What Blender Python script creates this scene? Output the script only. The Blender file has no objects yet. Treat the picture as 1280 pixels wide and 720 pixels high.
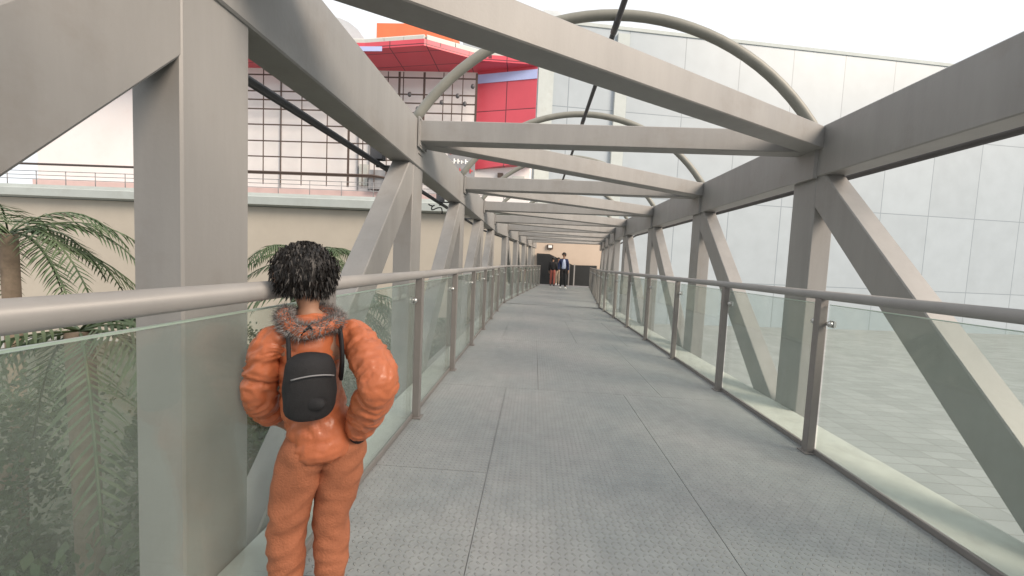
import bpy, bmesh, math, random
from math import sin, cos, pi, sqrt, atan2, radians
from mathutils import Vector, Matrix, noise

random.seed(7)
SC = bpy.context.scene
COL = SC.collection

# ------------------------------------------------------------------ helpers
def tag(o, label=None, cat=None, group=None, kind=None):
    if label: o['label'] = label
    if cat: o['category'] = cat
    if group: o['group'] = group
    if kind: o['kind'] = kind
    return o

def empty(name, loc=(0, 0, 0), rz=0):
    o = bpy.data.objects.new(name, None)
    COL.objects.link(o)
    o.location = loc
    o.rotation_euler = (0, 0, rz)
    o.empty_display_size = .2
    return o

class MB:
    """collects pieces of ONE part"""
    def __init__(s):
        s.v = []; s.f = []; s.sm = []
    def add(s, vs, fs, smooth=False):
        n = len(s.v)
        s.v.extend([tuple(v) for v in vs])
        for f in fs:
            s.f.append(tuple(i + n for i in f)); s.sm.append(smooth)
        return s
    def box(s, x0, x1, y0, y1, z0, z1):
        vs = [(x, y, z) for z in (z0, z1) for y in (y0, y1) for x in (x0, x1)]
        return s.add(vs, [(0, 2, 3, 1), (4, 5, 7, 6), (0, 1, 5, 4), (2, 6, 7, 3), (0, 4, 6, 2), (1, 3, 7, 5)])
    def sweep(s, pts, prof, up=Vector((0, 0, 1)), smooth=False, mitre=True, cap=True):
        """sweep a closed 2-D profile (side, up) along a polyline with mitred corners"""
        pts = [Vector(p) for p in pts]; n = len(pts); m = len(prof)
        vs = []
        for i, p in enumerate(pts):
            if i == 0: d = (pts[1] - p).normalized(); k = 1
            elif i == n - 1: d = (p - pts[i - 1]).normalized(); k = 1
            else:
                a = (p - pts[i - 1]).normalized(); b = (pts[i + 1] - p).normalized()
                d = (a + b).normalized(); k = 1 / max(.5, d.dot(a))
            side = d.cross(up)
            if side.length < 1e-4: side = d.cross(Vector((0, 1, 0)))
            side.normalize(); u = side.cross(d).normalized()
            for (a_, b_) in prof:
                vs.append(p + side * a_ * (k if mitre else 1) + u * b_)
        fs = []
        for i in range(n - 1):
            for j in range(m):
                k2 = (j + 1) % m
                fs.append((i * m + j, i * m + k2, (i + 1) * m + k2, (i + 1) * m + j))
        s.add(vs, fs, smooth)
        if cap:
            s.f.append(tuple(len(s.v) - len(vs) + j for j in range(m))[::-1]); s.sm.append(False)
            s.f.append(tuple(len(s.v) - m + j for j in range(m))); s.sm.append(False)
        return s
    def tube(s, pts, r, n=10, up=Vector((0, 0, 1))):
        prof = [(r * cos(2 * pi * k / n), r * sin(2 * pi * k / n)) for k in range(n)]
        return s.sweep(pts, prof, up, smooth=True)
    def prism(s, poly, axis_vec):
        """poly: list of 3-D points in a plane, extruded by axis_vec"""
        n = len(poly); a = Vector(axis_vec)
        vs = [Vector(p) for p in poly] + [Vector(p) + a for p in poly]
        fs = [tuple(range(n))[::-1], tuple(range(n, 2 * n))]
        for i in range(n):
            j = (i + 1) % n
            fs.append((i, j, n + j, n + i))
        return s.add(vs, fs)
    def ball(s, c, r, n=8, m=6, sc=(1, 1, 1)):
        c = Vector(c); vs = []; fs = []
        for i in range(m + 1):
            t = pi * i / m
            for j in range(n):
                p = 2 * pi * j / n
                vs.append(c + Vector((r * sc[0] * sin(t) * cos(p), r * sc[1] * sin(t) * sin(p), r * sc[2] * cos(t))))
        for i in range(m):
            for j in range(n):
                k = (j + 1) % n
                fs.append((i * n + j, (i + 1) * n + j, (i + 1) * n + k, i * n + k))
        return s.add(vs, fs, True)
    def build(s, name, mat, parent=None, loc=None):
        me = bpy.data.meshes.new(name)
        me.from_pydata(s.v, [], s.f)
        me.polygons.foreach_set('use_smooth', s.sm)
        bm = bmesh.new(); bm.from_mesh(me)
        bmesh.ops.recalc_face_normals(bm, faces=bm.faces)
        bm.to_mesh(me); bm.free()
        me.materials.append(mat)
        o = bpy.data.objects.new(name, me)
        COL.objects.link(o)
        if parent: o.parent = parent
        if loc: o.location = loc
        return o

def cprof(w, h, c=.007):
    a, b = w / 2, h / 2
    return [(-a + c, -b), (a - c, -b), (a, -b + c), (a, b - c), (a - c, b), (-a + c, b), (-a, b - c), (-a, -b + c)]

def copy_obj(o, parent=None, loc=None):
    c = o.copy(); COL.objects.link(c)
    if parent: c.parent = parent
    if loc is not None: c.location = loc
    return c

def copy_tree(o, parent=None):
    c = o.copy(); COL.objects.link(c); c.parent = parent
    for ch in list(o.children): copy_tree(ch, c)
    return c

# ------------------------------------------------------------------ materials
def newmat(name):
    m = bpy.data.materials.new(name); m.use_nodes = True
    nt = m.node_tree
    for n in list(nt.nodes): nt.nodes.remove(n)
    out = nt.nodes.new('ShaderNodeOutputMaterial')
    return m, nt, out

def N(nt, t, **kw):
    n = nt.nodes.new(t)
    for k, v in kw.items():
        if k.startswith('i_'):
            key = k[2:]
            n.inputs[int(key) if key.isdigit() else key.replace('_', ' ')].default_value = v
        else: setattr(n, k, v)
    return n

def surf(name, col, rough=.6, var=.12, scale=3., bump=.0, bscale=40., metal=0., spec=.5, stain=None, stscale=1.2, stamt=.4, streak=False):
    m, nt, out = newmat(name); L = nt.links
    b = N(nt, 'ShaderNodeBsdfPrincipled'); L.new(b.outputs[0], out.inputs[0])
    b.inputs['Roughness'].default_value = rough; b.inputs['Metallic'].default_value = metal
    b.inputs['Specular IOR Level'].default_value = spec
    tc = N(nt, 'ShaderNodeTexCoord')
    geo = N(nt, 'ShaderNodeNewGeometry')
    src = geo.outputs['Position']
    n1 = N(nt, 'ShaderNodeTexNoise'); n1.inputs['Scale'].default_value = scale; n1.inputs['Detail'].default_value = 6; n1.inputs['Roughness'].default_value = .65
    if streak:
        mp = N(nt, 'ShaderNodeMapping'); mp.inputs['Scale'].default_value = (1, 1, .12)
        L.new(src, mp.inputs[0]); L.new(mp.outputs[0], n1.inputs['Vector'])
    else: L.new(src, n1.inputs['Vector'])
    mr = N(nt, 'ShaderNodeMapRange'); mr.inputs[1].default_value = .3; mr.inputs[2].default_value = .7
    mr.inputs[3].default_value = 1 - var; mr.inputs[4].default_value = 1 + var
    L.new(n1.outputs['Fac'], mr.inputs[0])
    vm = N(nt, 'ShaderNodeVectorMath', operation='SCALE'); vm.inputs[0].default_value = col
    L.new(mr.outputs[0], vm.inputs['Scale'])
    last = vm.outputs[0]
    if stain:
        n2 = N(nt, 'ShaderNodeTexNoise'); n2.inputs['Scale'].default_value = stscale; n2.inputs['Detail'].default_value = 8; n2.inputs['Roughness'].default_value = .7
        L.new(src, n2.inputs['Vector'])
        r2 = N(nt, 'ShaderNodeMapRange'); r2.inputs[1].default_value = .52; r2.inputs[2].default_value = .75; r2.inputs[4].default_value = stamt
        L.new(n2.outputs['Fac'], r2.inputs[0])
        mx = N(nt, 'ShaderNodeMix', data_type='RGBA'); L.new(r2.outputs[0], mx.inputs[0])
        L.new(last, mx.inputs[6]); mx.inputs[7].default_value = (*stain, 1)
        last = mx.outputs[2]
    L.new(last, b.inputs['Base Color'])
    if bump:
        n3 = N(nt, 'ShaderNodeTexNoise'); n3.inputs['Scale'].default_value = bscale; n3.inputs['Detail'].default_value = 4
        L.new(src, n3.inputs['Vector'])
        bp = N(nt, 'ShaderNodeBump'); bp.inputs['Strength'].default_value = bump; bp.inputs['Distance'].default_value = .01
        L.new(n3.outputs['Fac'], bp.inputs['Height']); L.new(bp.outputs[0], b.inputs['Normal'])
    return m

M = {}
M['steel'] = surf('painted_steel', (.255, .25, .242), .48, .09, 5, .06, 60, stain=(.17, .145, .12), stscale=2.3, stamt=.4, streak=True)
M['rail'] = surf('rail_paint', (.21, .195, .185), .45, .08, 6, .04, 60, metal=.0)
M['handrail'] = surf('handrail_paint', (.30, .29, .28), .38, .06, 6, .03, 60)
M['darksteel'] = surf('dark_steel', (.07, .07, .075), .5, .15, 6)
M['arch'] = surf('arch_paint', (.20, .20, .175), .5, .12, 5, .05, 50)
M['stainless'] = surf('stainless', (.55, .55, .54), .3, .05, 10, metal=.9)
M['ledge'] = surf('ledge_paint', (.55, .56, .52), .6, .1, 5, .05, stain=(.3, .27, .22), stamt=.4, stscale=4)
M['beige'] = surf('beige_render', (.40, .365, .31), .85, .05, .5, .1, 20, stain=(.33, .29, .24), stscale=.35, stamt=.35)
M['peach'] = surf('peach_render', (.52, .42, .335), .85, .05, .6, .1, 20, stain=(.5, .4, .31), stscale=.5, stamt=.35)
M['cornice'] = surf('cornice_paint', (.42, .46, .45), .75, .06, 1.0, .05, 20, stain=(.3, .3, .27), stscale=.8, stamt=.3)
M['white'] = surf('white_panel', (.74, .71, .70), .6, .05, .6, stain=(.6, .5, .47), stscale=.3, stamt=.4)
M['trim'] = surf('parapet_white', (.5, .51, .48), .6, .08, .7, stain=(.45, .45, .4), stscale=.6, stamt=.35)
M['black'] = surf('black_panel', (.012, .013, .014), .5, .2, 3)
M['panel'] = surf('dark_panel', (.018, .019, .019), .5, .2, 1.5)
M['grey'] = surf('grey_metal', (.24, .24, .25), .55, .12, 2)
M['palegrey'] = surf('pale_grey_metal', (.5, .54, .56), .5, .1, 1)
M['orangebox'] = surf('orange_cladding', (.75, .17, .07), .5, .08, 1)
M['blue_white'] = surf('light_strip', (.42, .48, .76), .35, .04, 1)
M['ground'] = None
M['soil'] = surf('soil', (.06, .065, .045), .95, .3, 2, .3, 10)
M['bark'] = surf('bark', (.14, .11, .08), .9, .3, 6, .4, 25)
M['skin'] = surf('skin', (.36, .20, .13), .55, .05, 30)
M['hair'] = surf('hair', (.012, .010, .009), .5, .3, 40)
M['fur'] = surf('fur', (.24, .23, .225), .8, .8, 90)
M['navy'] = surf('navy_cloth', (.014, .024, .075), .8, .15, 20)
M['paleblue'] = surf('pale_blue_shirt', (.45, .52, .68), .8, .08, 20)
M['blackcloth'] = surf('black_cloth', (.014, .014, .016), .8, .2, 20, .2, 300)
M['redcloth'] = surf('brick_red_cloth', (.36, .10, .075), .8, .12, 20)
M['beigecloth'] = surf('beige_cloth', (.48, .38, .28), .85, .1, 20)
M['shoewhite'] = surf('white_leather', (.8, .8, .78), .5, .05, 20)
M['shoeblack'] = surf('black_leather', (.02, .02, .02), .4, .05, 20)
M['sole'] = surf('rubber_sole', (.5, .48, .44), .7, .05, 20)
M['orange'] = surf('orange_nylon', (.50, .15, .065), .36, .10, 9, .35, 38, stain=(.36, .10, .042), stscale=14, stamt=.35)
M['rust'] = surf('rust_trousers', (.36, .125, .06), .8, .14, 14, .35, 160)
M['sign_red'] = surf('sign_red', (.55, .06, .06), .5, .1, 3)
M['lampwhite'] = surf('lamp_white', (.85, .85, .82), .4, .02, 3)
M['frame_brown'] = surf('frame_brown', (.07, .045, .035), .6, .1, 3)
M['carpet'] = surf('landing', (.2, .2, .21), .8, .1, 3)
M['cable'] = surf('cable', (.03, .03, .035), .6, .1, 3)

def mat_leaf(name, c1, c2):
    m, nt, out = newmat(name); L = nt.links
    geo = N(nt, 'ShaderNodeNewGeometry')
    n1 = N(nt, 'ShaderNodeTexNoise'); n1.inputs['Scale'].default_value = 2.5; n1.inputs['Detail'].default_value = 8
    L.new(geo.outputs['Position'], n1.inputs['Vector'])
    mr = N(nt, 'ShaderNodeMapRange'); mr.inputs[1].default_value = .35; mr.inputs[2].default_value = .65
    L.new(n1.outputs['Fac'], mr.inputs[0])
    mx = N(nt, 'ShaderNodeMix', data_type='RGBA'); L.new(mr.outputs[0], mx.inputs[0])
    mx.inputs[6].default_value = (*c1, 1); mx.inputs[7].default_value = (*c2, 1)
    b = N(nt, 'ShaderNodeBsdfPrincipled'); b.inputs['Roughness'].default_value = .5
    L.new(mx.outputs[2], b.inputs['Base Color'])
    t = N(nt, 'ShaderNodeBsdfTranslucent'); L.new(mx.outputs[2], t.inputs[0])
    ms = N(nt, 'ShaderNodeMixShader'); ms.inputs[0].default_value = .25
    L.new(b.outputs[0], ms.inputs[1]); L.new(t.outputs[0], ms.inputs[2]); L.new(ms.outputs[0], out.inputs[0])
    return m
M['leaf'] = mat_leaf('leaf_dark', (.022, .045, .018), (.06, .10, .04))
M['palm'] = mat_leaf('palm_leaf', (.04, .075, .03), (.12, .16, .08))

def mat_glass():
    m, nt, out = newmat('railing_glass'); L = nt.links
    tr = N(nt, 'ShaderNodeBsdfTransparent'); tr.inputs[0].default_value = (.93, .965, .95, 1)
    gl = N(nt, 'ShaderNodeBsdfGlossy'); gl.inputs['Roughness'].default_value = .03
    lw = N(nt, 'ShaderNodeLayerWeight'); lw.inputs[0].default_value = .5
    pw_ = N(nt, 'ShaderNodeMath', operation='POWER'); L.new(lw.outputs['Facing'], pw_.inputs[0]); pw_.inputs[1].default_value = 4.
    fr = N(nt, 'ShaderNodeMath', operation='MULTIPLY_ADD'); L.new(pw_.outputs[0], fr.inputs[0]); fr.inputs[1].default_value = .8; fr.inputs[2].default_value = .04
    m1 = N(nt, 'ShaderNodeMixShader'); L.new(fr.outputs[0], m1.inputs[0]); L.new(tr.outputs[0], m1.inputs[1]); L.new(gl.outputs[0], m1.inputs[2])
    df = N(nt, 'ShaderNodeBsdfDiffuse'); df.inputs[0].default_value = (.55, .62, .57, 1)
    geo = N(nt, 'ShaderNodeNewGeometry')
    n1 = N(nt, 'ShaderNodeTexNoise'); n1.inputs['Scale'].default_value = 3; n1.inputs['Detail'].default_value = 8
    L.new(geo.outputs['Position'], n1.inputs['Vector'])
    mr = N(nt, 'ShaderNodeMapRange'); mr.inputs[1].default_value = .3; mr.inputs[2].default_value = .7; mr.inputs[3].default_value = .05; mr.inputs[4].default_value = .12
    L.new(n1.outputs['Fac'], mr.inputs[0])
    m2 = N(nt, 'ShaderNodeMixShader'); L.new(mr.outputs[0], m2.inputs[0]); L.new(m1.outputs[0], m2.inputs[1]); L.new(df.outputs[0], m2.inputs[2])
    L.new(m2.outputs[0], out.inputs[0])
    return m
M['glass'] = mat_glass()
M['glassedge'] = surf('glass_edge', (.45, .58, .50), .3, .05, 8)

def mat_plate():
    """chequer plate: alternating diagonal lozenges embossed in worn grey paint"""
    m, nt, out = newmat('chequer_plate'); L = nt.links
    def mth(op, a, b=None, c=None):
        n = N(nt, 'ShaderNodeMath', operation=op)
        for i, v in enumerate((a, b, c)):
            if v is None: continue
            if isinstance(v, (int, float)): n.inputs[i].default_value = v
            else: L.new(v, n.inputs[i])
        return n.outputs[0]
    geo = N(nt, 'ShaderNodeNewGeometry')
    sp = N(nt, 'ShaderNodeSeparateXYZ'); L.new(geo.outputs['Position'], sp.inputs[0])
    P = .030
    u = mth('DIVIDE', sp.outputs[0], P); v = mth('DIVIDE', sp.outputs[1], P)
    cu = mth('FLOOR', u); cv = mth('FLOOR', v)
    fu = mth('SUBTRACT', mth('SUBTRACT', u, cu), .5); fv = mth('SUBTRACT', mth('SUBTRACT', v, cv), .5)
    par = mth('FLOORED_MODULO', mth('ADD', cu, cv), 2.0)
    s = mth('SUBTRACT', mth('MULTIPLY', par, 2.0), 1.0)
    a = mth('MULTIPLY', mth('ADD', fu, mth('MULTIPLY', s, fv)), .707)
    b_ = mth('MULTIPLY', mth('SUBTRACT', fv, mth('MULTIPLY', s, fu)), .707)
    d = mth('ADD', mth('POWER', mth('ABSOLUTE', mth('DIVIDE', a, .36)), 2.0), mth('POWER', mth('ABSOLUTE', mth('DIVIDE', b_, .14)), 2.0))
    h = N(nt, 'ShaderNodeMapRange', interpolation_type='SMOOTHSTEP'); h.inputs[1].default_value = 1.0; h.inputs[2].default_value = .25; h.inputs[3].default_value = 0; h.inputs[4].default_value = 1
    L.new(d, h.inputs[0])
    bs = N(nt, 'ShaderNodeBsdfPrincipled'); L.new(bs.outputs[0], out.inputs[0])
    n1 = N(nt, 'ShaderNodeTexNoise'); n1.inputs['Scale'].default_value = 1.1; n1.inputs['Detail'].default_value = 8; n1.inputs['Roughness'].default_value = .6
    L.new(geo.outputs['Position'], n1.inputs['Vector'])
    cr = N(nt, 'ShaderNodeValToRGB'); e = cr.color_ramp.elements
    e[0].position = .32; e[0].color = (.262, .287, .292, 1); e[1].position = .68; e[1].color = (.33, .332, .332, 1)
    em = cr.color_ramp.elements.new(.5); em.color = (.298, .313, .313, 1)
    L.new(n1.outputs['Fac'], cr.inputs[0])
    n2 = N(nt, 'ShaderNodeTexNoise'); n2.inputs['Scale'].default_value = 9; n2.inputs['Detail'].default_value = 10; n2.inputs['Roughness'].default_value = .75
    L.new(geo.outputs['Position'], n2.inputs['Vector'])
    r2 = N(nt, 'ShaderNodeMapRange'); r2.inputs[1].default_value = .3; r2.inputs[2].default_value = .7; r2.inputs[3].default_value = .85; r2.inputs[4].default_value = 1.13
    L.new(n2.outputs['Fac'], r2.inputs[0])
    # pale scuffs
    n4 = N(nt, 'ShaderNodeTexNoise'); n4.inputs['Scale'].default_value = 5.5; n4.inputs['Detail'].default_value = 5
    L.new(geo.outputs['Position'], n4.inputs['Vector'])
    r4 = N(nt, 'ShaderNodeMapRange'); r4.inputs[1].default_value = .70; r4.inputs[2].default_value = .78; r4.inputs[4].default_value = .35
    L.new(n4.outputs['Fac'], r4.inputs[0])
    vm = N(nt, 'ShaderNodeVectorMath', operation='SCALE'); L.new(cr.outputs[0], vm.inputs[0]); L.new(r2.outputs[0], vm.inputs['Scale'])
    mx0 = N(nt, 'ShaderNodeMix', data_type='RGBA'); L.new(r4.outputs[0], mx0.inputs[0]); L.new(vm.outputs[0], mx0.inputs[6]); mx0.inputs[7].default_value = (.5, .5, .48, 1)
    # worn tops slightly lighter
    mx = N(nt, 'ShaderNodeMix', data_type='RGBA'); L.new(mth('MULTIPLY', h.outputs[0], .38), mx.inputs[0])
    L.new(mx0.outputs[2], mx.inputs[6]); mx.inputs[7].default_value = (.48, .47, .45, 1)
    L.new(mx.outputs[2], bs.inputs['Base Color'])
    bs.inputs['Roughness'].default_value = .48
    bs.inputs['Specular IOR Level'].default_value = .45
    bp = N(nt, 'ShaderNodeBump'); bp.inputs['Strength'].default_value = 1.0; bp.inputs['Distance'].default_value = .006
    L.new(h.outputs[0], bp.inputs['Height']); L.new(bp.outputs[0], bs.inputs['Normal'])
    return m
M['plate'] = mat_plate()

def mat_cladding(name, col, seam, w, h, line=.02, var=.05, rough=.4, shift=(0, 0), ax='XZ', skew=0.):
    """cladding panels with seams, computed in object space"""
    m, nt, out = newmat(name); L = nt.links
    tc = N(nt, 'ShaderNodeTexCoord')
    sp = N(nt, 'ShaderNodeSeparateXYZ'); L.new(tc.outputs['Object'], sp.inputs[0])
    def mth(op, a, b=None):
        n = N(nt, 'ShaderNodeMath', operation=op)
        for i, v in enumerate((a, b)):
            if v is None: continue
            if isinstance(v, (int, float)): n.inputs[i].default_value = v
            else: L.new(v, n.inputs[i])
        return n.outputs[0]
    A = sp.outputs[0]; B = sp.outputs[2 if ax == 'XZ' else 1]
    B = mth('ADD', B, mth('MULTIPLY', A, skew))
    u = mth('DIVIDE', mth('ADD', A, shift[0]), w); v = mth('DIVIDE', mth('ADD', B, shift[1]), h)
    du = mth('MULTIPLY', mth('PINGPONG', u, .5), w); dv = mth('MULTIPLY', mth('PINGPONG', v, .5), h)
    mn = mth('MINIMUM', du, dv); ln = mth('LESS_THAN', mn, line)
    cx = N(nt, 'ShaderNodeCombineXYZ'); L.new(mth('FLOOR', u), cx.inputs[0]); L.new(mth('FLOOR', v), cx.inputs[1])
    wn = N(nt, 'ShaderNodeTexWhiteNoise', noise_dimensions='2D'); L.new(cx.outputs[0], wn.inputs['Vector'])
    nz = N(nt, 'ShaderNodeTexNoise'); nz.inputs['Scale'].default_value = .5; nz.inputs['Detail'].default_value = 6
    L.new(tc.outputs['Object'], nz.inputs['Vector'])
    k = mth('ADD', mth('MULTIPLY', mth('SUBTRACT', wn.outputs[0], .5), var * 2), mth('ADD', mth('MULTIPLY', mth('SUBTRACT', nz.outputs[0], .5), .25), 1.0))
    vm = N(nt, 'ShaderNodeVectorMath', operation='SCALE'); vm.inputs[0].default_value = col; L.new(k, vm.inputs['Scale'])
    mx = N(nt, 'ShaderNodeMix', data_type='RGBA'); L.new(ln, mx.inputs[0]); L.new(vm.outputs[0], mx.inputs[6]); mx.inputs[7].default_value = (*seam, 1)
    b = N(nt, 'ShaderNodeBsdfPrincipled'); b.inputs['Roughness'].default_value = rough
    L.new(mx.outputs[2], b.inputs['Base Color']); L.new(b.outputs[0], out.inputs[0])
    return m
M['red'] = mat_cladding('red_cladding', (.60, .075, .105), (.12, .02, .03), 2.9, 3.4, .035)
M['redsoffit'] = mat_cladding('red_soffit', (.60, .075, .105), (.12, .02, .03), 2.9, 2.1, .035, ax='XY', skew=.15)
M['ground'] = mat_cladding('ground_paving', (.30, .31, .305), (.16, .16, .15), 1.2, .6, .012, .10, rough=.85, ax='XY')
M['pale'] = mat_cladding('pale_cladding', (.33, .375, .405), (.20, .235, .26), 6.4, 9.0, .05, .035, shift=(1.5, 4.0))

# ------------------------------------------------------------------ camera (solved from the photograph)
F_PX, YAW, PITCH, ROLL, HC = 497.2, .0523, -.0644, .0456, 1.2092
Fv = Vector((-sin(YAW) * cos(PITCH), cos(YAW) * cos(PITCH), sin(PITCH)))
Rv = Vector((cos(YAW), sin(YAW), 0)); Uv = Rv.cross(Fv)
Rv, Uv = Rv * cos(ROLL) + Uv * sin(ROLL), Uv * cos(ROLL) - Rv * sin(ROLL)
CP = Vector((0, 0, HC))
def at(px, py, Y):
    r = Fv + Rv * (px - 640) / F_PX + Uv * (360 - py) / F_PX
    return CP + r * (Y / r.y)
def atz(px, py, Z):
    r = Fv + Rv * (px - 640) / F_PX + Uv * (360 - py) / F_PX
    return CP + r * ((Z - HC) / r.z)
cd = bpy.data.cameras.new('camera'); cam = bpy.data.objects.new('camera', cd); COL.objects.link(cam)
mw = Matrix.Identity(4)
for i in range(3):
    mw[i][0] = Rv[i]; mw[i][1] = Uv[i]; mw[i][2] = -Fv[i]; mw[i][3] = CP[i]
cam.matrix_world = mw
cd.sensor_width = 36; cd.lens = 36 * F_PX / 1280; cd.clip_start = .03; cd.clip_end = 2000
SC.camera = cam

# ------------------------------------------------------------------ light
SUN_EL, SUN_AZ = radians(34), radians(122)   # azimuth clockwise from +Y: light comes from behind the camera, to the right
w = bpy.data.worlds.new('World'); SC.world = w; w.use_nodes = True
nt = w.node_tree
for n in list(nt.nodes): nt.nodes.remove(n)
sky = nt.nodes.new('ShaderNodeTexSky'); sky.sky_type = 'NISHITA'; sky.sun_disc = False
sky.sun_elevation = SUN_EL; sky.sun_rotation = SUN_AZ; sky.dust_density = 6; sky.air_density = 1.2; sky.ozone_density = 1
hs = nt.nodes.new('ShaderNodeHueSaturation'); hs.inputs['Saturation'].default_value = .25
bg = nt.nodes.new('ShaderNodeBackground'); bg.inputs[1].default_value = .105
wo = nt.nodes.new('ShaderNodeOutputWorld')
tcw = nt.nodes.new('ShaderNodeTexCoord'); nzw = nt.nodes.new('ShaderNodeTexNoise'); nzw.inputs['Scale'].default_value = 2.2; nzw.inputs['Detail'].default_value = 6
mrw = nt.nodes.new('ShaderNodeMapRange'); mrw.inputs[1].default_value = .3; mrw.inputs[2].default_value = .7; mrw.inputs[3].default_value = .8; mrw.inputs[4].default_value = .98
mxw = nt.nodes.new('ShaderNodeMix'); mxw.data_type = 'RGBA'; mxw.inputs[7].default_value = (6.9, 7.1, 7.3, 1)
nt.links.new(tcw.outputs['Generated'], nzw.inputs['Vector']); nt.links.new(nzw.outputs['Fac'], mrw.inputs[0]); nt.links.new(mrw.outputs[0], mxw.inputs[0])
nt.links.new(sky.outputs[0], hs.inputs['Color']); nt.links.new(hs.outputs[0], mxw.inputs[6]); nt.links.new(mxw.outputs[2], bg.inputs[0]); nt.links.new(bg.outputs[0], wo.inputs[0])
sd = bpy.data.lights.new('sun', 'SUN'); so = bpy.data.objects.new('sun', sd); COL.objects.link(so)
sd.energy = 3.0; sd.angle = radians(28); sd.color = (1, .83, .67)
dv = Vector((sin(SUN_AZ) * cos(SUN_EL), cos(SUN_AZ) * cos(SUN_EL), sin(SUN_EL)))
so.rotation_euler = dv.to_track_quat('Z', 'Y').to_euler()
SC.view_settings.view_transform = 'Standard'; SC.view_settings.look = 'None'; SC.view_settings.gamma = 1
SC.view_settings.exposure = 0.68

# ------------------------------------------------------------------ the bridge's path: straight, then a 6.3 degree bend to the right
YB, TH = 11.6, radians(6.3); XC = .6
def W(x, y, z=0.):
    if y <= YB: return Vector((x, y, z))
    dx, dy = x - XC, y - YB
    return Vector((XC + dx * cos(TH) + dy * sin(TH), YB - dx * sin(TH) + dy * cos(TH), z))
YEND = 22.6
def path(x, z, y0, y1):
    """mitred path parallel to the bridge at lateral x"""
    yb = YB - (x - XC) * math.tan(TH / 2)
    return [Vector((x, y0, z)), Vector((x, yb, z)), W(x, y1, z)]
XL, XR = -1.12, 2.38          # inner faces of the trusses
PL, PR = -.84, 1.94           # railing lines
BAY = 2.39
NODES = [1.38 + BAY * k for k in range(-2, 9)]      # node 2 is at 1.38 ... far node at 20.5
NODES = [y for y in NODES if y < YEND]
Z0, Z1 = 2.06, 2.48           # top chord
BZ0, BZ1 = 2.285, 2.475       # roof beams

bridge = empty('footbridge', (.6, 0, -5))
tag(bridge, 'grey painted steel truss footbridge with cross beams and pipe hoops overhead', 'footbridge')
def B(mb, name, mat): 
    o = mb.build(name, mat, bridge); o.location = (-.6, 0, 5); return o
for X in (XL - .10, XR + .10):
    B(MB().sweep(path(X, (Z0 + Z1) / 2, -4.2, YEND), cprof(.2, Z1 - Z0, .008)), 'top_chord', M['steel'])
    B(MB().sweep(path(X, -.33, -4.2, YEND), cprof(.2, .42)), 'bottom_chord', M['steel'])
for s, X in ((-1, XL - .48), (1, XR + .47)):
    mb = MB().tube(path(X, 2.13, -4.2, YEND - .3), .028, 8)
    o = B(mb, 'side_pipe', M['darksteel'])
    for y in NODES:
        xx = XL - .2 if s < 0 else XR + .2
        a = W(xx, y + .3, 2.13); b_ = W(X, y + .3, 2.13)
        q = MB().tube([a, b_], .014, 6).build('pipe_bracket', M['darksteel'], o)
first = {}
def member(kind, key, make, offs):
    pass
for side, X in ((-1, XL - .10), (1, XR + .10)):
    for i, y in enumerate(NODES):
        pz = [W(X, y, -.2), W(X, y, Z0 + .05)]
        fw = (W(X, y + .01) - W(X, y)).normalized()
        sd_ = fw.cross(Vector((0, 0, 1)))
        mb = MB(); mb.sweep(pz, [(a, b) for a, b in cprof(.30, .17)], up=sd_)
        B(mb, 'upright', M['steel'])
        near = y < 11.5
        y2 = y - BAY if near else y + BAY
        if not near and y2 > YEND + .5: continue
        if near and y2 < -3.9: continue
        p = W(X, y, Z0 + .06); q = W(X, y2, -.42)
        if near: p = W(X, y - .02, Z0 + .06)
        d = (q - p).normalized(); sidev = d.cross(sd_)
        mb = MB(); mb.sweep([p, q], cprof(.162, .245), up=sidev)
        B(mb, 'diagonal_brace', M['steel'])
for i, y in enumerate(NODES):
    a = W(XL - .004, y, (BZ0 + BZ1) / 2); b_ = W(XR + .004, y, (BZ0 + BZ1) / 2)
    bm_ = B(MB().sweep([a, b_], cprof(.16, BZ1 - BZ0)), 'cross_beam', M['steel'])
    for X, s in ((XL, 1), (XR, -1)):
        c = W(X + s * .008, y, 2.36); d = W(X + s * .022, y, 2.36)
        ep = MB().sweep([c, d], cprof(.24, .27, .004))
        for u_ in (-.10, .10):
            for v_ in (-.115, .115):
                e0 = W(X + s * .022, y + u_, 2.36 + v_); e1 = W(X + s * .032, y + u_, 2.36 + v_)
                ep.tube([e0, e1], .010, 6)
        ep.build('end_plate', M['steel'], bm_)
        c = W(X + s * .003, y, 2.18); d = W(X + s * .007, y, 2.18)
        MB().sweep([c, d], cprof(.14, .008, .001)).build('weld_bead', M['rail'], bm_)
    if i + 1 < len(NODES):
        y2 = NODES[i + 1]
        a = W(XL - .02, y + .10, (BZ0 + BZ1) / 2 - .002); b_ = W(XR + .02, y2 - .10, (BZ0 + BZ1) / 2 - .002)
        B(MB().sweep([a, b_], cprof(.175, BZ1 - BZ0 - .006)), 'roof_brace', M['steel'])
    # pipe hoop
    R_ = 2.18; pts = []
    aa = math.asin(1.84 / R_)
    for k in range(33):
        t = -aa + 2 * aa * k / 32
        pts.append(W(.63 + R_ * sin(t), y + .0, 3.47 - R_ * (1 - cos(t))))
    B(MB().tube(pts, .045, 12, up=Vector((0, 1, 0))), 'pipe_hoop', M['arch'])
for y in NODES:
    c = W(XR - .030, y, 2.268); d = W(XR + .006, y, 2.268)
    B(MB().sweep([c, d], cprof(.33, .445, .006)), 'node_plate', M['steel'])
pur = B(MB().tube(path(.63, 3.37, -4.2, YEND - .3), .026, 8), 'roof_purlin', M['darksteel'])
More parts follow.
